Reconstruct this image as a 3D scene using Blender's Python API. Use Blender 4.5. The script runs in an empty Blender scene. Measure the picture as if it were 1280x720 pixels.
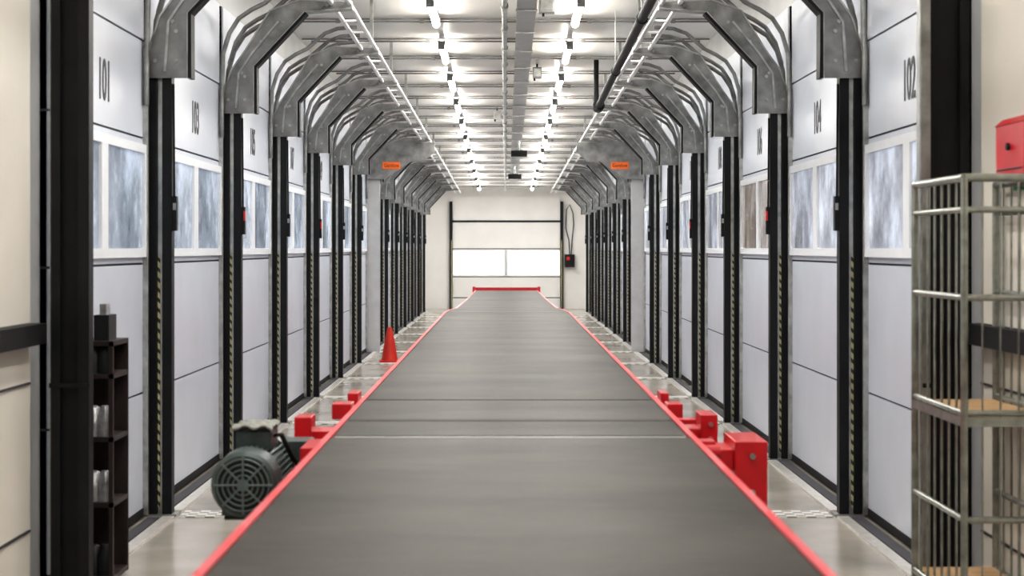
import bpy, math, random
from mathutils import Vector, Matrix
random.seed(3)
S=bpy.context.scene
CH=1.55; P=2.55; Y0=9.74; F=2100.0
XD=2.08   # door plane
def ceil_h(Y): return 2.60-0.0255*Y       # ceiling above eye
def rail_h(Y): return 1.787-0.0128*(Y-12.1)
# ---------------------------------------------------------------- materials
def newmat(name):
    m=bpy.data.materials.new(name); m.use_nodes=True
    nt=m.node_tree; b=nt.nodes['Principled BSDF']; return m,nt,b
def mat(name,col,rough=.5,metal=0,var=0.12,scale=6,bump=0.0,bscale=60,stretch=(1,1,1),emis=None,es=0,spec=None,coat=0):
    m,nt,b=newmat(name)
    tc=nt.nodes.new('ShaderNodeTexCoord'); mp=nt.nodes.new('ShaderNodeMapping'); mp.inputs['Scale'].default_value=stretch
    nt.links.new(tc.outputs['Object'],mp.inputs['Vector'])
    n=nt.nodes.new('ShaderNodeTexNoise'); n.inputs['Scale'].default_value=scale; n.inputs['Detail'].default_value=5
    nt.links.new(mp.outputs['Vector'],n.inputs['Vector'])
    r=nt.nodes.new('ShaderNodeValToRGB')
    c=Vector(col)
    r.color_ramp.elements[0].position=.3; r.color_ramp.elements[1].position=.7
    r.color_ramp.elements[0].color=(*[max(0,v*(1-var)) for v in c],1)
    r.color_ramp.elements[1].color=(*[min(1,v*(1+var)) for v in c],1)
    nt.links.new(n.outputs['Fac'],r.inputs['Fac']); nt.links.new(r.outputs['Color'],b.inputs['Base Color'])
    b.inputs['Roughness'].default_value=rough; b.inputs['Metallic'].default_value=metal
    if spec is not None: b.inputs['Specular IOR Level'].default_value=spec
    if coat: b.inputs['Coat Weight'].default_value=coat
    if bump:
        n2=nt.nodes.new('ShaderNodeTexNoise'); n2.inputs['Scale'].default_value=bscale
        nt.links.new(mp.outputs['Vector'],n2.inputs['Vector'])
        bm=nt.nodes.new('ShaderNodeBump'); bm.inputs['Strength'].default_value=bump; bm.inputs['Distance'].default_value=.01
        nt.links.new(n2.outputs['Fac'],bm.inputs['Height']); nt.links.new(bm.outputs['Normal'],b.inputs['Normal'])
    if emis:
        b.inputs['Emission Color'].default_value=(*emis,1); b.inputs['Emission Strength'].default_value=es
    return m
M_panel=mat('door_panel_white',(.60,.64,.72),.32,0,.05,2,.05,160)
M_seam=mat('seam_dark',(.05,.05,.06),.7)
M_frame=mat('window_frame_white',(.80,.83,.87),.4,0,.03)
M_black=mat('black_rubber',(.010,.010,.011),.55,0,.3,spec=.3)
M_column=mat('column_black_paint',(.009,.010,.012),.5,0,.3,spec=.3)
M_galv=mat('galvanised_steel',(.46,.47,.46),.32,.8,.28,14)
M_galvd=mat('galvanised_plate',(.27,.275,.275),.36,.6,.35,9)
M_dull=mat('dull_conduit_grey',(.22,.22,.22),.6,.1,.2,9)
M_lgrey=mat('light_grey_paint',(.50,.51,.52),.45,.1,.08)
M_cream=mat('cream_wall',(.69,.665,.61),.6,0,.06,1.5)
M_endw=mat('end_wall_white',(.76,.755,.745),.6,0,.05,1.5)
M_upper=mat('upper_wall_panel',(.48,.49,.50),.5,.1,.08,2)
M_red=mat('red_paint',(.52,.010,.018),.38,0,.12,8,coat=.3)
M_pink=mat('conveyor_edge_red',(.66,.045,.06),.4,0,.12,8,coat=.2)
M_motor=mat('motor_green_grey',(.065,.088,.088),.42,.2,.25,20)
M_grill=mat('fan_grill_grey',(.14,.18,.18),.4,.3,.2,20)
M_motord=mat('motor_dark',(.012,.015,.016),.5,.1,.2)
M_alu=mat('brushed_metal_strip',(.68,.67,.64),.35,.5,.12,20)
M_white=mat('white_rail_paint',(.80,.81,.81),.35,.1,.05)
M_wood=mat('plywood_shelf',(.48,.32,.17),.6,0,.2,5,.1,40,(1,8,1))
M_brown=mat('dark_brown_cabinet',(.026,.017,.016),.5,0,.2)
M_cage=mat('zinc_cage_tube',(.34,.36,.33),.28,.8,.25,18)
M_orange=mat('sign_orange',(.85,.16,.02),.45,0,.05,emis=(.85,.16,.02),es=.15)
M_cone=mat('cone_orange_red',(.55,.03,.015),.5,0,.1)
M_green=mat('green_sign',(.02,.30,.10),.45)
M_num=mat('number_dark_grey',(.06,.062,.065),.6)
M_cloth=mat('grey_cloth',(.26,.27,.25),.9,0,.2,20)
M_silver=mat('silver_bag',(.40,.41,.43),.3,.5,.3,30)
m,nt,b=newmat('fluorescent_tube'); b.inputs['Emission Color'].default_value=(1,.94,.83,1); b.inputs['Emission Strength'].default_value=32; M_tube=m
m,nt,b=newmat('daylight_window'); b.inputs['Emission Color'].default_value=(.97,.99,1,1); b.inputs['Emission Strength'].default_value=2.6; b.inputs['Roughness'].default_value=.1; M_day=m
m,nt,b=newmat('hazard_tape')
tc=nt.nodes.new('ShaderNodeTexCoord'); sp=nt.nodes.new('ShaderNodeSeparateXYZ'); nt.links.new(tc.outputs['Object'],sp.inputs[0])
ad=nt.nodes.new('ShaderNodeMath'); ad.operation='ADD'; nt.links.new(sp.outputs['Z'],ad.inputs[0]); nt.links.new(sp.outputs['X'],ad.inputs[1])
mu=nt.nodes.new('ShaderNodeMath'); mu.operation='MULTIPLY'; mu.inputs[1].default_value=17; nt.links.new(ad.outputs[0],mu.inputs[0])
fr=nt.nodes.new('ShaderNodeMath'); fr.operation='FRACT'; nt.links.new(mu.outputs[0],fr.inputs[0])
gt=nt.nodes.new('ShaderNodeMath'); gt.operation='GREATER_THAN'; gt.inputs[1].default_value=.42; nt.links.new(fr.outputs[0],gt.inputs[0])
mx=nt.nodes.new('ShaderNodeMix'); mx.data_type='RGBA'; mx.inputs[6].default_value=(.03,.03,.03,1); mx.inputs[7].default_value=(.52,.48,.28,1)
nt.links.new(gt.outputs[0],mx.inputs[0]); nt.links.new(mx.outputs[2],b.inputs['Base Color']); M_haz=m
def glassmat(name,dark,mid,light,es):
    m,nt,b=newmat(name)
    tc=nt.nodes.new('ShaderNodeTexCoord'); oi=nt.nodes.new('ShaderNodeObjectInfo')
    mp=nt.nodes.new('ShaderNodeMapping'); mp.inputs['Scale'].default_value=(1,1.0,.75)
    va=nt.nodes.new('ShaderNodeVectorMath'); va.operation='ADD'
    sc=nt.nodes.new('ShaderNodeVectorMath'); sc.operation='SCALE'; sc.inputs['Scale'].default_value=.37
    nt.links.new(oi.outputs['Location'],sc.inputs[0]); nt.links.new(tc.outputs['Object'],va.inputs[0]); nt.links.new(sc.outputs[0],va.inputs[1])
    nt.links.new(va.outputs[0],mp.inputs['Vector'])
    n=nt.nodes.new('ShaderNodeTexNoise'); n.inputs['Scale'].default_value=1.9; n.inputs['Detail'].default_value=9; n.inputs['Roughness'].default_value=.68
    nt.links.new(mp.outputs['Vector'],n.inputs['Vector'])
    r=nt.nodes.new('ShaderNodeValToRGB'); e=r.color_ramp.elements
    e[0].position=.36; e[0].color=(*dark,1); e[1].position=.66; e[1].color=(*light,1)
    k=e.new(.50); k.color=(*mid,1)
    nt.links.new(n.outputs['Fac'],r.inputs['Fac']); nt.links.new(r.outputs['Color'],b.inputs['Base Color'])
    nt.links.new(r.outputs['Color'],b.inputs['Emission Color']); b.inputs['Emission Strength'].default_value=es  # pane emits its own mottled colour, imitating backlight from outside
    b.inputs['Roughness'].default_value=.12
    return m
M_glassL=glassmat('glowing_glass_cool',(.11,.13,.16),(.23,.27,.33),(.56,.64,.78),.52)
M_glassR=glassmat('glowing_glass_grey',(.13,.14,.16),(.28,.30,.35),(.60,.66,.77),.5)
M_glassW=glassmat('glowing_glass_warm',(.11,.09,.08),(.25,.22,.20),(.48,.46,.46),.4)
# belt
m,nt,b=newmat('conveyor_belt_rubber')
tc=nt.nodes.new('ShaderNodeTexCoord')
mp=nt.nodes.new('ShaderNodeMapping'); mp.inputs['Scale'].default_value=(1.2,16,1); nt.links.new(tc.outputs['Object'],mp.inputs['Vector'])
n=nt.nodes.new('ShaderNodeTexNoise'); n.inputs['Scale'].default_value=5; n.inputs['Detail'].default_value=9; n.inputs['Roughness'].default_value=.75; nt.links.new(mp.outputs['Vector'],n.inputs['Vector'])
mp2=nt.nodes.new('ShaderNodeMapping'); mp2.inputs['Scale'].default_value=(.5,1.1,1); nt.links.new(tc.outputs['Object'],mp2.inputs['Vector'])
n3=nt.nodes.new('ShaderNodeTexNoise'); n3.inputs['Scale'].default_value=1.6; n3.inputs['Detail'].default_value=4; nt.links.new(mp2.outputs['Vector'],n3.inputs['Vector'])
ad=nt.nodes.new('ShaderNodeMath'); ad.operation='ADD'; nt.links.new(n.outputs['Fac'],ad.inputs[0]); nt.links.new(n3.outputs['Fac'],ad.inputs[1])
r=nt.nodes.new('ShaderNodeValToRGB')
mh=nt.nodes.new('ShaderNodeMath'); mh.operation='MULTIPLY'; mh.inputs[1].default_value=.5; nt.links.new(ad.outputs[0],mh.inputs[0])
r.color_ramp.elements[0].position=.40; r.color_ramp.elements[1].position=.60
r.color_ramp.elements[0].color=(.014,.013,.010,1); r.color_ramp.elements[1].color=(.060,.054,.045,1)
nt.links.new(mh.outputs[0],r.inputs['Fac']); nt.links.new(r.outputs['Color'],b.inputs['Base Color'])
b.inputs['Roughness'].default_value=.48; b.inputs['Specular IOR Level'].default_value=.17
w=nt.nodes.new('ShaderNodeTexWave'); w.bands_direction='Y'; w.inputs['Scale'].default_value=22; w.inputs['Distortion'].default_value=.6
nt.links.new(tc.outputs['Object'],w.inputs['Vector'])
bm=nt.nodes.new('ShaderNodeBump'); bm.inputs['Strength'].default_value=.45; bm.inputs['Distance'].default_value=.004
nt.links.new(w.outputs['Fac'],bm.inputs['Height']); nt.links.new(bm.outputs['Normal'],b.inputs['Normal']); M_belt=m
M_floor=mat('concrete_floor',(.37,.345,.305),.20,0,.28,1.6,.05,25)
M_ceil=mat('ceiling_sheet_metal',(.84,.83,.81),.32,.25,.12,1.2,.03,7,(1,.6,1))
m,nt,b=newmat('tread_plate')
tc=nt.nodes.new('ShaderNodeTexCoord'); ck=nt.nodes.new('ShaderNodeTexChecker'); ck.inputs['Scale'].default_value=18
ck.inputs['Color1'].default_value=(.85,.84,.81,1); ck.inputs['Color2'].default_value=(.30,.29,.27,1)
nt.links.new(tc.outputs['Object'],ck.inputs['Vector']); nt.links.new(ck.outputs['Color'],b.inputs['Base Color']); b.inputs['Roughness'].default_value=.4; b.inputs['Metallic'].default_value=.2; M_tread=m

# ---------------------------------------------------------------- mesh builder
class MB:
    def __init__(s): s.v=[];s.f=[];s.mi=[];s.m=[];s.sm=[]
    def _m(s,m):
        if m not in s.m: s.m.append(m)
        return s.m.index(m)
    def add(s,vs,fs,m,smooth=False):
        o=len(s.v); s.v+= [tuple(x) for x in vs]; k=s._m(m)
        for f in fs: s.f.append(tuple(o+i for i in f)); s.mi.append(k); s.sm.append(smooth)
    def box(s,x0,x1,y0,y1,z0,z1,m):
        if x0>x1:x0,x1=x1,x0
        if y0>y1:y0,y1=y1,y0
        if z0>z1:z0,z1=z1,z0
        v=[(x0,y0,z0),(x1,y0,z0),(x1,y1,z0),(x0,y1,z0),(x0,y0,z1),(x1,y0,z1),(x1,y1,z1),(x0,y1,z1)]
        s.add(v,[(0,3,2,1),(4,5,6,7),(0,1,5,4),(1,2,6,5),(2,3,7,6),(3,0,4,7)],m)
    def tube(s,pts,r,m,seg=8,cap=True):
        pts=[Vector(p) for p in pts]; rings=[]
        n=len(pts)
        up=None
        for i,p in enumerate(pts):
            t=(pts[min(i+1,n-1)]-pts[max(i-1,0)]).normalized()
            if up is None:
                up=Vector((0,0,1)) if abs(t.z)<.9 else Vector((0,1,0))
            a=t.cross(up)
            if a.length<1e-4: a=t.cross(Vector((1,0,0)))
            a.normalize(); bb=a.cross(t).normalized(); up=bb
            rr=r[i] if isinstance(r,(list,tuple)) else r
            rings.append([p+a*math.cos(2*math.pi*k/seg)*rr+bb*math.sin(2*math.pi*k/seg)*rr for k in range(seg)])
        v=[q for g in rings for q in g]; f=[]
        for i in range(n-1):
            for k in range(seg):
                k2=(k+1)%seg; f.append((i*seg+k,i*seg+k2,(i+1)*seg+k2,(i+1)*seg+k))
        s.add(v,f,m,True)
        if cap:
            s.add(rings[0],[tuple(range(seg))],m); s.add(rings[-1],[tuple(reversed(range(seg)))],m)
    def prism_xz(s,poly,y0,y1,m):
        n=len(poly); v=[(x,y0,z) for x,z in poly]+[(x,y1,z) for x,z in poly]
        f=[tuple(range(n)),tuple(reversed(range(n,2*n)))]+[(i,i+n,(i+1)%n+n,(i+1)%n) for i in range(n)]
        s.add(v,f,m)
    def prism_yz(s,poly,x0,x1,m):
        n=len(poly); v=[(x0,y,z) for y,z in poly]+[(x1,y,z) for y,z in poly]
        f=[tuple(range(n)),tuple(reversed(range(n,2*n)))]+[(i,i+n,(i+1)%n+n,(i+1)%n) for i in range(n)]
        s.add(v,f,m)
    def strip_xz(s,line,t,y0,y1,m):
        out=[]
        n=len(line)
        for i,(x,z) in enumerate(line):
            a=line[max(i-1,0)]; c=line[min(i+1,n-1)]
            d=Vector((c[0]-a[0],c[1]-a[1])).normalized(); out.append((x-d.y*t,z+d.x*t))
        for i in range(n-1):
            s.prism_xz([line[i],line[i+1],out[i+1],out[i]],y0,y1,m)
    def obj(s,name,parent=None,bevel=0):
        xs=[v[0] for v in s.v];ys=[v[1] for v in s.v];zs=[v[2] for v in s.v]
        c=Vector(((min(xs)+max(xs))/2,(min(ys)+max(ys))/2,min(zs)))
        me=bpy.data.meshes.new(name); me.from_pydata([tuple(Vector(v)-c) for v in s.v],[],s.f)
        for m in s.m: me.materials.append(m)
        for i,p in enumerate(me.polygons): p.material_index=s.mi[i]; p.use_smooth=s.sm[i]
        me.update()
        import bmesh
        bm=bmesh.new(); bm.from_mesh(me); bmesh.ops.recalc_face_normals(bm,faces=bm.faces); bm.to_mesh(me); bm.free()
        o=bpy.data.objects.new(name,me); S.collection.objects.link(o); o.location=c
        if parent:
            o.parent=parent; o.location=c-parent.location
        if bevel:
            b=o.modifiers.new('Bevel','BEVEL'); b.width=bevel; b.segments=2; b.limit_method='ANGLE'
        return o
def empty(name,loc):
    e=bpy.data.objects.new(name,None); e.location=loc; S.collection.objects.link(e); e.empty_display_size=.2; return e
def text(name,body,size,loc,rot,m,parent=None,sx=1,off=0,ext=.001):
    cu=bpy.data.curves.new(name,'FONT'); cu.body=body; cu.size=size; cu.align_x='CENTER'; cu.align_y='CENTER'; cu.extrude=ext; cu.offset=off
    o=bpy.data.objects.new(name,cu); S.collection.objects.link(o); cu.materials.append(m)
    dg=bpy.context.evaluated_depsgraph_get(); me=bpy.data.meshes.new_from_object(o.evaluated_get(dg)); bpy.data.objects.remove(o)
    o=bpy.data.objects.new(name,me); S.collection.objects.link(o)
    if not me.materials: me.materials.append(m)
    o.rotation_euler=rot; o.scale=(sx,1,1); o.location=Vector(loc)-(parent.location if parent else Vector((0,0,0))); 
    if parent: o.parent=parent
    return o
YE=42.7; YB=-3.0
def hh(Y,d): return CH+ceil_h(Y)-d
# ---------------------------------------------------------------- shell
b=MB(); b.box(-2.4,2.4,YB,YE,-.1,0,M_floor); b.obj('floor')
b=MB()
zc=lambda Y:CH+ceil_h(Y)
b.prism_yz([(YB,zc(YB)),(YE,zc(YE)),(YE,zc(YE)+.1),(YB,zc(YB)+.1)],-2.4,2.4,M_ceil)
y=2.0
while y<YE-.5:
    z=zc(y); b.box(-2.1,2.1,y-.010,y+.010,z-.014,z-.002,M_dull); y+=P/2
y=7.1
while y<YE-1:
    b.tube([(-2.0,y,hh(y,.032)),(2.0,y,hh(y,.032))],.010,M_dull,6)
    for q in range(5): b.box(-1.6+.8*q-.02,-1.6+.8*q+.02,y-.016,y+.016,hh(y,.046),hh(y,.01),M_dull)
    y+=P/2
b.obj('ceiling')
for sgn,nm in((-1,'left'),(1,'right')):
    b=MB(); b.prism_yz([(YB,0),(YE,0),(YE,zc(YE)),(YB,zc(YB))],sgn*2.125,sgn*2.3,M_upper)
    b.prism_yz([(YB,0),(7.42,0),(7.42,zc(7.42)-.04),(YB,zc(YB)-.04)],sgn*2.10,sgn*2.124,M_cream)
    b.prism_yz([(40.5,0),(YE,0),(YE,zc(YE)-.04),(40.5,zc(40.5)-.04)],sgn*2.08,sgn*2.124,M_endw)
    b.obj('wall_'+nm)
b=MB(); b.box(-2.4,2.4,YE,YE+.2,0,zc(YE)+.1,M_endw); b.obj('wall_end')
b=MB(); b.box(-2.4,2.4,YB-.2,YB,0,zc(YB)+.1,M_cream); b.obj('wall_back')
for sgn,nm in((-1,1),(1,2)):
    b=MB(); b.box(sgn*2.02,sgn*2.10,4,7.40,CH-.42,CH-.33,M_black); 
    b.box(sgn*2.092,sgn*2.10,4,7.4,CH-.60,CH-.59,M_seam); b.box(sgn*2.092,sgn*2.10,4,7.4,CH-1.25,CH-1.24,M_seam)
    b.obj('trim_%d'%nm)
# ---------------------------------------------------------------- doors
numsL=[101+2*i for i in range(13)]; numsR=[102+2*i for i in range(13)]
dn=0
for side,nums in((-1,numsL),(1,numsR)):
    for k in range(13):
        dn+=1
        y0=Y0+P*(k-1)+.08; y1=Y0+P*k-.08
        if k==0: y0=7.66
        yc=Y0+P*(k-.5)+.17
        b=MB(); X0=side*2.122; X1=side*XD
        top=min(1.78,ceil_h(y1)-.12)
        seams=[-1.50,-.83,-.09,.63,1.19,top]
        for a,c in zip(seams[:-1],seams[1:]):
            b.box(X0,X1,y0,y1,CH+a+.006,CH+c-.006,M_panel)
        b.box(X0,side*(XD+.012),y0,y1,CH-1.5,CH+top,M_seam)
        b.box(X0,side*(XD-.004),y0,y1,.012,CH-1.49,M_black)
        wy0,wy1=yc-1.10,yc+1.0; 
        if k==0: wy0=yc-.9
        wz0,wz1=CH-.052,CH+.590
        xf=side*(XD-.022); t=.05
        b.box(X1,xf,wy0,wy1,wz0,wz0+t,M_frame); b.box(X1,xf,wy0,wy1,wz1-t,wz1,M_frame)
        b.box(X1,xf,wy0,wy0+t,wz0+t,wz1-t,M_frame); b.box(X1,xf,wy1-t,wy1,wz0+t,wz1-t,M_frame)
        b.box(X1,xf,yc-.07,yc+.07,wz0+t,wz1-t,M_frame)
        g=M_glassL if side<0 else (M_glassW if k==2 else M_glassR)
        b.box(X1,side*(XD-.006),wy0+t,yc-.07,wz0+t,wz1-t,g); b.box(X1,side*(XD-.006),yc+.07,wy1-t,wz0+t,wz1-t,g)
        b.box(X1,side*(XD-.03),y0+.005,y0+.03,.02,CH+1.15,M_galv); b.box(X1,side*(XD-.03),y1-.03,y1-.005,.02,CH+1.15,M_galv)
        o=b.obj('door_%d'%dn)
        text('number',str(nums[k]),.30,(side*(XD-.002),yc+(.07 if side<0 else .02),CH+.86),(math.pi/2,0,-side*math.pi/2),M_num,o,.62,.004)
        b=MB(); b.box(side*1.90,side*1.965,y0+.03,y1-.03,0,.014,M_alu); b.box(side*1.985,side*2.05,y0+.03,y1-.03,0,.008,M_seam)
        b.obj('door_threshold')
# ---------------------------------------------------------------- posts with gusset plates
for side in(-1,1):
    for n in range(0,13):
        Y=Y0+P*n; s=side
        b=MB()
        pt=1.0 if n<=6 else .82
        main=M_lgrey if n==6 else M_column
        b.box(s*1.93,s*1.985,Y-.03,Y+.05,0,CH+pt+.05,main)
        b.box(s*1.985,s*2.015,Y-.005,Y+.05,0,CH+pt,M_galv)
        b.box(s*2.001,s*2.015,Y-.012,Y-.005,.05,CH-.05,M_haz)
        b.box(s*2.018,s*2.075,Y-.03,Y+.05,0,CH+pt+.05,main)
        b.box(s*1.90,s*2.075,Y-.045,Y+.065,0,.012,M_galvd)
        if n==6: b.box(s*1.87,s*2.06,Y-.07,Y-.035,.0,CH+1.2,M_lgrey)
        b.box(s*1.905,s*1.932,Y-.02,Y+.03,CH+.10,CH+.30,M_black); b.tube([(s*1.92,Y,CH+.3),(s*1.925,Y,CH+.95)],.006,M_black,6)
        if n in(1,3): b.box(s*1.903,s*1.915,Y-.024,Y+.02,CH+.20,CH+.27,M_red)
        else: b.box(s*1.907,s*1.925,Y-.024,Y-.018,CH+.22,CH+.26,M_galv)
        T=rail_h(Y)-.03
        ct=T-.43
        xin=1.84
        inner=[(s*xin,CH+pt-.02),(s*xin,CH+ct),(s*1.47,CH+T-.03),(s*1.12,CH+T-.0)]
        outer=[(s*1.12,CH+T+.045),(s*1.50,CH+T+.06),(s*1.72,CH+T-.02),(s*1.90,CH+ct+.12),(s*2.0,CH+ct-.02),(s*2.07,CH+pt+.12),(s*2.07,CH+pt-.02)]
        yy0,yy1=Y-.05,Y-.042
        b.prism_xz(inner+outer,yy0,yy1,M_galvd)
        tt=.010*s
        b.strip_xz(inner,tt,Y-.05,Y+.06,M_galv)
        off=[(x-s*.010,z) for x,z in inner[:3]]
        off[2]=(off[2][0],off[2][1]-.004)
        b.strip_xz(off,.020*s,Y-.065,Y+.05,M_black)
        b.strip_xz(outer[:6],.010*(1 if s<0 else -1),Y-.06,Y+.03,M_galv)
        for bx,bz in((1.9,pt+.08),(2.02,pt+.08),(1.9,pt+.25),(1.92,ct-.05),(1.78,ct+.18),(1.62,T-.11),(1.3,T+.01)):
            b.tube([(s*bx,Y-.05,CH+bz),(s*bx,Y-.062,CH+bz)],.012,M_galv,6)
        b.strip_xz([(s*1.97,CH+pt+.02),(s*1.95,CH+ct-.05),(s*1.85,CH+ct+.10),(s*1.66,CH+T-.10)],.014*s,Y-.064,Y-.05,M_galv)
        for dy,dx,dz in((.10,0,0),(.17,.02,.07),(-.13,.0,.10)):
            H=T/1.75
            raw=[(2.055,.80),(2.055,1.12),(2.045,1.30),(2.00,1.45),(1.93,1.56),(1.84,1.62),(1.74,1.67),(1.66,1.74),(1.58,1.81),(1.47,1.85),(1.36,1.86),(1.30,1.86)]
            pts=[(s*(x-dx*(z<1.2)),Y+dy,CH+min(z*H+dz*(z>1.2),ceil_h(Y)-.10)) for x,z in raw]
            P2=[]
            for i in range(len(pts)-1):
                a,c=Vector(pts[i]),Vector(pts[i+1]); P2+= [a, a.lerp(c,.5)]
            P2.append(Vector(pts[-1]))
            b.tube(P2,.017,M_galvd,8)
        b.box(s*1.17,s*1.20,Y+.0,Y+.02,CH+T+.04,CH+ceil_h(Y)-.01,M_galv)
        if n==6:
            Yh=Y-.12; TT=rail_h(Yh)
            b.prism_xz([(s*2.05,CH+1.02),(s*1.80,CH+1.02),(s*1.40,CH+1.28),(s*1.22,CH+1.28),(s*1.05,CH+1.42),(s*1.05,CH+TT-.06),(s*2.05,CH+TT-.06)],Yh-.05,Yh,M_galvd)
        b.obj('dock_door_frame')
Y=Y0+P*6-.12
for s in(-1,1):
    b=MB(); b.box(s*1.56,s*1.82,Y-.075,Y-.052,CH+1.17,CH+1.27,M_orange); o=b.obj('orange_sign')
    text('lettering','Gantlow',.075,(s*1.69,Y-.077,CH+1.22),(math.pi/2,0,0),M_black,o,.85)
# ---------------------------------------------------------------- near black columns
for s in(-1,1):
    b=MB(); zt=zc(7.5)-.02; xo=2.02 if s<0 else 2.06
    b.box(s*1.85,s*1.90,7.46,7.54,0,zt,M_column); b.box(s*1.90,s*(xo-.04),7.50,7.53,0,zt,M_column); b.box(s*(xo-.04),s*xo,7.46,7.54,0,zt,M_column)
    b.box(s*1.845,s*(xo+.005),7.45,7.455,CH-.62,CH-.60,M_black)
    if s>0: b.box(1.842,1.85,7.47,7.53,.02,zt-.02,M_galvd); b.box(1.842,1.885,7.452,7.46,.02,zt-.02,M_galvd)
    b.box(s*1.82,s*2.08,7.42,7.60,0,.015,M_galvd)
    b.obj('steel_column')
# ---------------------------------------------------------------- longitudinal rails (ladder)
for s in(-1,1):
    b=MB(); ya,yb=4,YE-.3
    for X in(1.14,1.27):
        b.tube([(s*X,ya,CH+rail_h(ya)-.0),(s*X,yb,CH+rail_h(yb)-.0)],.018,M_white,8)
    y=ya+.2
    while y<yb:
        z=CH+rail_h(y); b.tube([(s*1.13,y,z),(s*1.28,y,z)],.011,M_white,6); y+=P/4
    b.obj('overhead_ladder_rail')
# ---------------------------------------------------------------- ceiling services
b=MB()
b.tube([(-.01,1,hh(1,.10)),(-.01,YE-1,hh(YE-1,.10))],.024,M_galv,10)
y=2
while y<YE-2:
    b.tube([(-.01,y-.05,hh(y,.10)),(-.01,y+.05,hh(y,.10))],.036,M_galv,10); b.box(-.02,0,y-.01,y+.01,hh(y,.075),hh(y,.002),M_galv); y+=P/2
b.obj('ceiling_conduit')
b=MB()
for a,c,z0,z1 in((.10,.115,.13,.05),(.255,.27,.13,.05)):
    b.prism_yz([(1,hh(1,z0)),(38,hh(38,z0)),(38,hh(38,z1)),(1,hh(1,z1))],a,c,M_galv)
b.prism_yz([(1,hh(1,.13)),(38,hh(38,.13)),(38,hh(38,.122)),(1,hh(1,.122))],.115,.255,M_lgrey)
y=2
while y<38:
    b.box(.09,.28,y-.02,y+.02,hh(y,.145),hh(y,.13),M_galv); b.box(.18,.19,y-.01,y+.01,hh(y,.12),hh(y,.002),M_galv); y+=P/2
for k in range(3): b.tube([(.14+.04*k,1,hh(1,.105)),(.14+.04*k,38,hh(38,.105))],.012,M_black if k!=1 else M_white,6)
b.obj('cable_tray')
for x,y,sx,sz,m in((.36,14.7,.07,.10,M_lgrey),(.36,19.2,.05,.07,M_galvd),(-.12,23.8,.05,.08,M_lgrey)):
    b=MB(); b.box(x-sx,x+sx,y-.07,y+.07,hh(y,.17),hh(y,.05),m); b.box(x-sx*.8,x+sx*.8,y-.075,y-.07,hh(y,.155),hh(y,.065),M_galv); b.tube([(x,y,hh(y,.05)),(x,y,hh(y,.005))],.012,M_black,6)
    b.tube([(x-.03,y,hh(y,.17)),(x-.03,y,hh(y,.20))],.012,M_black,6); b.obj('junction_box',bevel=.004)
for x,y in((.22,27.5),(.18,33.0)):
    b=MB(); z=hh(y,.36)
    b.box(x-.13,x+.13,y-.12,y+.12,z-.04,z+.05,M_black); b.tube([(x,y-.12,z),(x,y-.16,z)],[.045,.05],M_black,12)
    b.tube([(x,y,z+.05),(x,y,hh(y,.15))],.015,M_galvd,8); b.box(x-.06,x+.06,y-.05,y+.05,z+.05,z+.065,M_galvd); b.obj('ceiling_scanner_unit')
b=MB()
PX=1.02
def ph(Y): return CH+1.735-.027*(Y-11.9)
b.tube([(PX,3,ph(3)),(PX,18.4,ph(18.4))],.036,M_black,14)
b.tube([(PX,18.35,ph(18.35)),(PX,18.55,ph(18.55))],.065,M_black,14)
for yy in(6,9,12.6,15.6):
    b.tube([(PX,yy-.05,ph(yy)),(PX,yy+.05,ph(yy))],.045,M_black,14); b.tube([(PX,yy,ph(yy)),(PX,yy,hh(yy,.003))],.006,M_galvd,6)
b.tube([(PX,18.5,ph(18.5)),(PX,18.75,ph(18.7)),(PX,18.85,ph(18.7)+.02),(PX,18.9,ph(18.7)+.10),(PX,18.9,hh(18.9,.003))],.028,M_black,10)
b.obj('water_pipe')
# ---------------------------------------------------------------- lights
yk=15.1-P*5
while yk<YE-1:
    for s in(-1,1):
        b=MB(); X=s*.65-.0; z=hh(yk,.085); sl=-.0255*.62
        b.prism_yz([(yk-.66,z+.03-sl),(yk+.66,z+.03+sl),(yk+.66,z+.08+sl),(yk-.66,z+.08-sl)],X-.025,X+.025,M_white)
        b.tube([(X,yk-.62,z-.02-sl),(X,yk+.62,z-.02+sl)],.034,M_tube,10)
        for q in(-.64,.62): b.box(X-.035,X+.035,yk+q,yk+q+.02,z-.055,z+.035,M_galvd)
        o=b.obj('fluorescent_light')
        L=bpy.data.lights.new('lamp','AREA'); L.shape='RECTANGLE'; L.size=.10; L.size_y=1.24; L.energy=17; L.color=(1,.98,.96)
        lo=bpy.data.objects.new('lamp',L); S.collection.objects.link(lo); lo.parent=o; lo.location=Vector((X,yk,z-.06))-o.location
    yk+=P
# ---------------------------------------------------------------- end door
E=YE
def ez(py): return CH-(py-310)*E/F
def ex(px): return (px-632)*E/F
b=MB()
b.box(ex(566),ex(700),E-.06,E-.001,.01,ez(246),M_endw)
for py in(277,311,346,372): b.box(ex(566),ex(700),E-.065,E-.06,ez(py)-.012,ez(py)+.012,M_seam)
b.box(ex(564),ex(702),E-.075,E-.06,ez(278),ez(275.5),M_black)
for a,c in((567,630),(635,699)):
    b.box(ex(a),ex(c),E-.07,E-.062,ez(343),ez(314),M_day)
b.box(ex(631),ex(634),E-.08,E-.062,ez(344),ez(313),M_lgrey)
b.box(ex(562),ex(565.5),E-.10,E-.001,0,ez(252),M_column); b.box(ex(700.5),ex(704),E-.10,E-.001,0,ez(252),M_column)
b.box(ex(564),ex(565.3),E-.12,E-.10,0.02,ez(300),M_haz); b.box(ex(701),ex(702.3),E-.12,E-.10,0.02,ez(300),M_haz)
b.obj('door_%d'%(dn+1))
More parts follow.
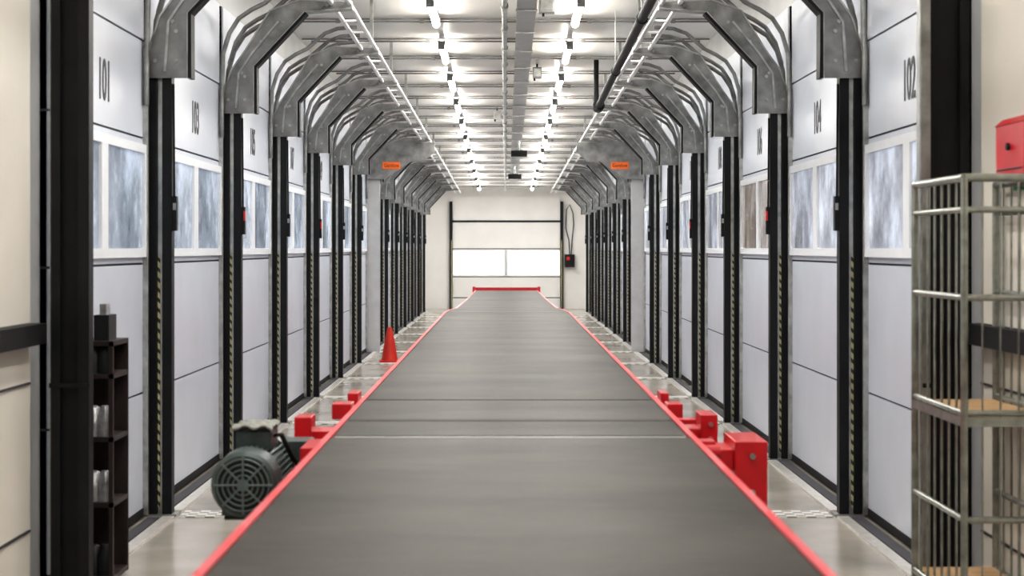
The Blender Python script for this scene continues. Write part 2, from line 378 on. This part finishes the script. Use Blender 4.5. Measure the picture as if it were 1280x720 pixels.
b=MB(); b.box(ex(706),ex(718),E-.16,E-.002,ez(334),ez(318),M_black); b.box(ex(708),ex(712),E-.17,E-.16,ez(325),ez(321),M_red)
b.tube([(ex(712),E-.05,ez(318)),(ex(711),E-.05,ez(300)),(ex(707),E-.05,ez(285)),(ex(708),E-.05,ez(262)),(ex(712),E-.05,ez(256)),(ex(716),E-.05,ez(266)),(ex(717),E-.05,ez(280)),(ex(715),E-.05,ez(300)),(ex(714),E-.05,ez(318))],.012,M_black,8)
b.obj('door_control_box')
# ---------------------------------------------------------------- conveyor
cv=empty('belt_conveyor',(0,10,0))
W=.660
def slab(y0,y1,h0,h1,name):
    z0,z1=CH-h0,CH-h1; t=.05; N=6; prof=[]
    for i in range(N+1):
        a=math.pi/2+math.pi*i/N; prof.append((y0+t/2+math.cos(a)*t/2,z0-t/2+math.sin(a)*t/2))
    for i in range(N+1):
        a=-math.pi/2+math.pi*i/N; prof.append((y1-t/2+math.cos(a)*t/2,z1-t/2+math.sin(a)*t/2))
    b=MB(); b.prism_yz(prof,-W,W,M_belt); return b.obj(name,cv)
slab(.6,6.235,.70,.70,'belt_front'); slab(6.265,6.82,.705,.70,'belt_transfer'); slab(6.845,7.72,.70,.697,'belt_joint'); slab(7.735,18.2,.70,.70,'belt_middle')
prof=[(18.22,.70),(20,.735),(22.7,.81),(28,.87),(36.9,.93)]
for i in range(4): slab(prof[i][0],prof[i+1][0]-.01,prof[i][1],prof[i+1][1],'belt_far_%d'%(i+1))
allp=[(.6,.70),(18.2,.70)]+prof[1:]
def hb(Y):
    for (a,ha),(c,hc) in zip(allp[:-1],allp[1:]):
        if a<=Y<=c: return ha+(hc-ha)*(Y-a)/(c-a)
    return allp[-1][1]
b=MB()
for s in(-1,1):
    for (a,ha),(c,hc) in zip(allp[:-1],allp[1:]):
        b.prism_yz([(a,CH-ha+.004),(c,CH-hc+.004),(c,CH-hc-.17),(a,CH-ha-.17)],s*.662,s*.676,M_pink)
        b.prism_yz([(a,CH-ha+.004),(c,CH-hc+.004),(c,CH-hc-.006),(a,CH-ha-.006)],s*.676,s*.686,M_pink)
        b.prism_yz([(a,CH-ha-.16),(c,CH-hc-.16),(c,CH-hc-.17),(a,CH-ha-.17)],s*.676,s*.71,M_red)
y=1.5
while y<37:
    z=CH-hb(y)
    for s in(-1,1):
        b.box(s*.59,s*.645,y,y+.06,.012,z-.06,M_red); b.box(s*.55,s*.68,y-.05,y+.11,0,.012,M_red)
    b.box(-.65,.65,y,y+.05,z-.16,z-.10,M_red); b.box(-.59,.59,y+.01,y+.04,.25,.29,M_red)
    y+=2.2
b.obj('frame',cv)
b=MB()
b.tube([(-.645,6.25,CH-.735),(.645,6.25,CH-.735)],.020,M_white,10)
b.box(-.652,.652,6.245,6.256,CH-.715,CH-.702,M_white)
b.tube([(-.645,6.833,CH-.74),(.645,6.833,CH-.74)],.014,M_motord,10)
b.box(-.655,.655,6.285,6.33,CH-.7055,CH-.702,M_black)
b.box(-.655,.655,6.79,6.81,CH-.7015,CH-.6985,M_black); b.box(-.655,.655,7.70,7.715,CH-.6985,CH-.695,M_black)
b.obj('gap_roller',cv)
b=MB(); ye=37.0; z=CH-.90
b.box(-.70,.70,ye,ye+.06,z-.02,z+.03,M_red); b.box(-.74,-.69,ye-.3,ye+.06,z-.08,z+.05,M_red); b.box(.69,.74,ye-.3,ye+.06,z-.08,z+.05,M_red)
b.box(-.70,.70,ye,ye+.04,.0,z-.02,M_red)
b.obj('end_stop',cv)
b=MB()
def pb(x0,x1,y0,y1,z0,z1,m=M_red): b.box(x0,x1,y0,y1,CH+z0,CH+z1,m)
pb(.865,.99,6.46,6.80,-1.01,-.745)
pb(.73,.865,6.5,6.75,-.86,-.78); pb(.79,.86,6.95,7.15,-.84,-.69); pb(.69,.79,6.98,7.15,-.82,-.75)
pb(.69,.77,6.3,6.40,-.80,-.725); pb(.69,.73,6.2,8.4,-.80,-.74)
pb(.73,.80,7.75,7.90,-.79,-.72); pb(.73,.77,8.1,8.3,-.78,-.70); pb(.73,.84,7.5,7.58,-.80,-.765)
b.tube([(.70,6.25,CH-.76),(.78,6.25,CH-.76)],.028,M_red,12)
for q in(0,1): b.tube([(.93,6.46,CH-.80-.14*q),(.93,6.44,CH-.80-.14*q)],.012,M_galv,6)
for q in(0,1): b.tube([(.83,6.95,CH-.73-.06*q),(.83,6.935,CH-.73-.06*q)],.010,M_galv,6)
pb(-.73,-.69,6.2,8.4,-.80,-.74); pb(-.88,-.81,6.85,7.0,-.84,-.69); pb(-.82,-.73,6.88,7.05,-.82,-.75)
pb(-.92,-.73,6.76,6.82,-.95,-.81); pb(-.79,-.73,6.3,6.6,-.80,-.75); pb(-.82,-.73,7.75,7.90,-.79,-.72); pb(-.78,-.73,8.1,8.3,-.78,-.70)
b.obj('drive_brackets',cv,.004)
cv.location.x=.018
# motor
b=MB(); mx,mz=-.935,CH-.845
def cy(y0,y1,r0,r1,m,seg=28): b.tube([(mx,y0,mz),(mx,y1,mz)],[r0,r1],m,seg)
cy(6.00,6.13,.118,.122,M_motor); cy(5.985,6.0,.105,.118,M_motor)
cy(5.983,5.986,.098,.098,M_motord)
for rr in(.036,.055,.074,.093):
    pts=[(mx+rr*math.cos(t*math.pi/14),5.978,mz+rr*math.sin(t*math.pi/14)) for t in range(29)]
    b.tube(pts,.0035,M_grill,5)
for k in range(8):
    a=k*math.pi/4; b.tube([(mx+.02*math.cos(a),5.978,mz+.02*math.sin(a)),(mx+.104*math.cos(a),5.978,mz+.104*math.sin(a))],.0045,M_grill,5)
cy(5.974,5.985,.022,.022,M_grill,14)
cy(6.13,6.48,.096,.096,M_motor)
for k in range(36):
    a=k*2*math.pi/36; c,s_=math.cos(a),math.sin(a)
    p0=Vector((mx+.09*c,0,mz+.09*s_)); p1=Vector((mx+.118*c,0,mz+.118*s_)); n=Vector((-s_,0,c))*.0025
    vs=[]
    for yy in(6.14,6.47):
        for q in(p0-n,p1-n,p1+n,p0+n): vs.append((q.x,yy,q.z))
    b.add(vs,[(0,1,2,3),(4,7,6,5),(0,4,5,1),(1,5,6,2),(2,6,7,3),(3,7,4,0)],M_motor)
cy(6.48,6.54,.12,.12,M_motor); cy(6.54,6.60,.10,.08,M_motor)
b.box(mx-.06,mx+.07,6.2,6.38,mz+.10,mz+.165,M_motor)
b.box(mx-.05,mx+.17,6.56,6.72,mz-.10,mz+.09,M_motor)
b.tube([(mx+.05,6.3,mz+.14),(mx+.10,6.26,mz+.15),(mx+.14,6.3,mz+.05),(mx+.16,6.5,mz-.02)],.01,M_black,8)
for q in(-.09,.09): b.box(mx+q-.02,mx+q+.02,6.18,6.42,mz-.14,mz-.07,M_motor)
b.box(mx-.10,mx+.13,6.18,6.45,mz-.155,mz-.14,M_motord); b.box(mx+.10,-.735,6.2,6.4,mz-.152,mz-.135,M_red)
b.box(mx-.02,mx+.02,6.28,6.34,0.0,mz-.155,M_motord)
b.obj('electric_motor',bevel=.002)
b=MB()
nx,ny=22,22; vs=[];fs=[]
for i in range(nx):
    for j in range(ny):
        u=i/(nx-1)-.5; v=j/(ny-1)-.5
        vs.append((mx+u*.15,6.29+v*.22,mz+.182+.010*math.sin(u*14+v*5)*math.cos(v*11)-.05*max(0,abs(u)-.38)))
for i in range(nx-1):
    for j in range(ny-1): a=i*ny+j; fs.append((a,a+ny,a+ny+1,a+1))
b.add(vs,fs,M_cloth,True); o=b.obj('crumpled_cloth'); sm=o.modifiers.new('s','SOLIDIFY'); sm.thickness=.006
for s in(-1,1):
    for n in range(0,12):
        Y=Y0+P*n; b=MB(); b.box(s*.80,s*1.88,Y-.09,Y+.14,0,.008,M_tread); b.obj('tread_plate_strip')
# cone
b=MB(); cx,cyy=-1.58,22.9
b.box(cx-.13,cx+.13,cyy-.13,cyy+.13,0,.025,M_cone)
b.tube([(cx,cyy,.025),(cx,cyy,.19),(cx,cyy,.30),(cx,cyy,.47)],[.11,.085,.065,.03],M_cone,20)
b.obj('traffic_cone')
# storage shelf left
b=MB(); x0,x1,y0,y1=-2.06,-1.80,7.70,8.02
for z in(.02,.36,.66,.95,1.10): b.box(x0,x1,y0,y1,z,z+.022,M_brown)
for xx in(x0,x1-.02):
    for yy in(y0,y1-.02): b.box(xx,xx+.02,yy,yy+.02,0.016,1.12,M_brown)
b.box(x0,x1,y1-.015,y1,.016,1.12,M_brown); b.box(x0,x0+.015,y0,y1,0.016,1.12,M_brown)
b.box(-1.90,-1.83,y0+.05,y0+.2,1.122,1.24,M_motord); b.box(-1.88,-1.85,y0+.08,y0+.16,1.24,1.29,M_silver)
for z,mm in((.382,M_silver),(.682,M_silver),(.042,M_motord),(.972,M_motord)):
    for k in range(4):
        xx=-2.0+.05*k; r=.028+.008*(k%2)
        b.tube([(xx,y0+.06,z),(xx,y0+.06,z+.09+.02*(k%3)),(xx,y0+.06,z+.14)],[r,r*1.05,r*.5],mm,10)
b.obj('storage_shelf')
# roll cage right
b=MB(); XA,XB=1.72,2.06; ya,yb=6.30,7.06; zt=CH+.264; r=.014
for x,y in((XA,ya),(XA,yb),(XB,ya),(XB,yb)):
    b.tube([(x,y,.17),(x,y,zt)],.015,M_cage,12)
    b.tube([(x,y,.17),(x,y,.13)],.02,M_galvd,10); 
    b.tube([(x-.015,y,.06),(x+.015,y,.06)],.06,M_black,18)
    for q in(-.024,.024): b.box(x+q-.003,x+q+.003,y-.025,y+.025,.05,.14,M_galvd)
for z,rr in((zt,.016),(CH+.144,.012),(CH-.186,.013),(CH-.62,.012),(CH-1.02,.013),(.20,.016)):
    for s0,s1 in(((XA,ya),(XA,yb)),((XA,ya),(XB,ya)),((XB,ya),(XB,yb))):
        b.tube([(s0[0],s0[1],z),(s1[0],s1[1],z)],rr,M_cage,8)
for k in range(1,7):
    y=ya+(yb-ya)*k/7; b.tube([(XA,y,.2),(XA,y,zt)],.0055,M_cage,6); b.tube([(XB,y,.2),(XB,y,zt)],.0055,M_cage,6)
for k in range(1,5):
    x=XA+(XB-XA)*k/5; b.tube([(x,ya,.2),(x,ya,zt)],.004,M_cage,6)
b.box(XA+.01,XB-.01,ya+.01,yb,CH-.66,CH-.635,M_wood); b.box(XA-.012,XA+.01,ya,yb,CH-.67,CH-.635,M_cage); b.box(XA,XB,ya-.012,ya+.01,CH-.67,CH-.635,M_cage)
b.box(XA+.01,XB-.01,ya+.01,yb,.185,.21,M_wood)
b.obj('roll_cage')
# fire box
b=MB(); b.box(1.99,2.098,6.45,6.82,CH+.285,CH+.49,M_red); b.prism_xz([(1.985,CH+.49),(2.098,CH+.49),(2.098,CH+.52),(2.02,CH+.52)],6.44,6.83,M_red)
b.box(1.984,1.99,6.47,6.80,CH+.31,CH+.315,M_seam); b.tube([(1.985,6.63,CH+.40),(1.975,6.63,CH+.40)],.015,M_black,8)
b.obj('fire_extinguisher_box',bevel=.006)
b=MB(); b.box(2.085,2.098,6.5,6.9,CH+.235,CH+.275,M_green); b.box(2.083,2.085,6.6,6.8,CH+.248,CH+.262,M_white); b.obj('green_safety_sign')
# ---------------------------------------------------------------- world, camera
w=bpy.data.worlds.new('World'); S.world=w; w.use_nodes=True
w.node_tree.nodes['Background'].inputs[0].default_value=(.75,.85,1,1); w.node_tree.nodes['Background'].inputs[1].default_value=1.0
cam=bpy.data.cameras.new('camera'); co=bpy.data.objects.new('camera',cam); S.collection.objects.link(co); S.camera=co
co.location=(0,0,CH); co.rotation_euler=(math.pi/2,0,0); cam.sensor_width=36; cam.lens=36*F/1280
cam.shift_x=8/1280; cam.shift_y=-50/1280; cam.clip_start=.05; cam.clip_end=200
cam.dof.use_dof=True; cam.dof.focus_distance=16; cam.dof.aperture_fstop=4.0
try:
    S.view_settings.view_transform='Standard'; S.view_settings.exposure=0.08
    S.view_settings.look='Medium High Contrast'
except Exception as e: print(e)
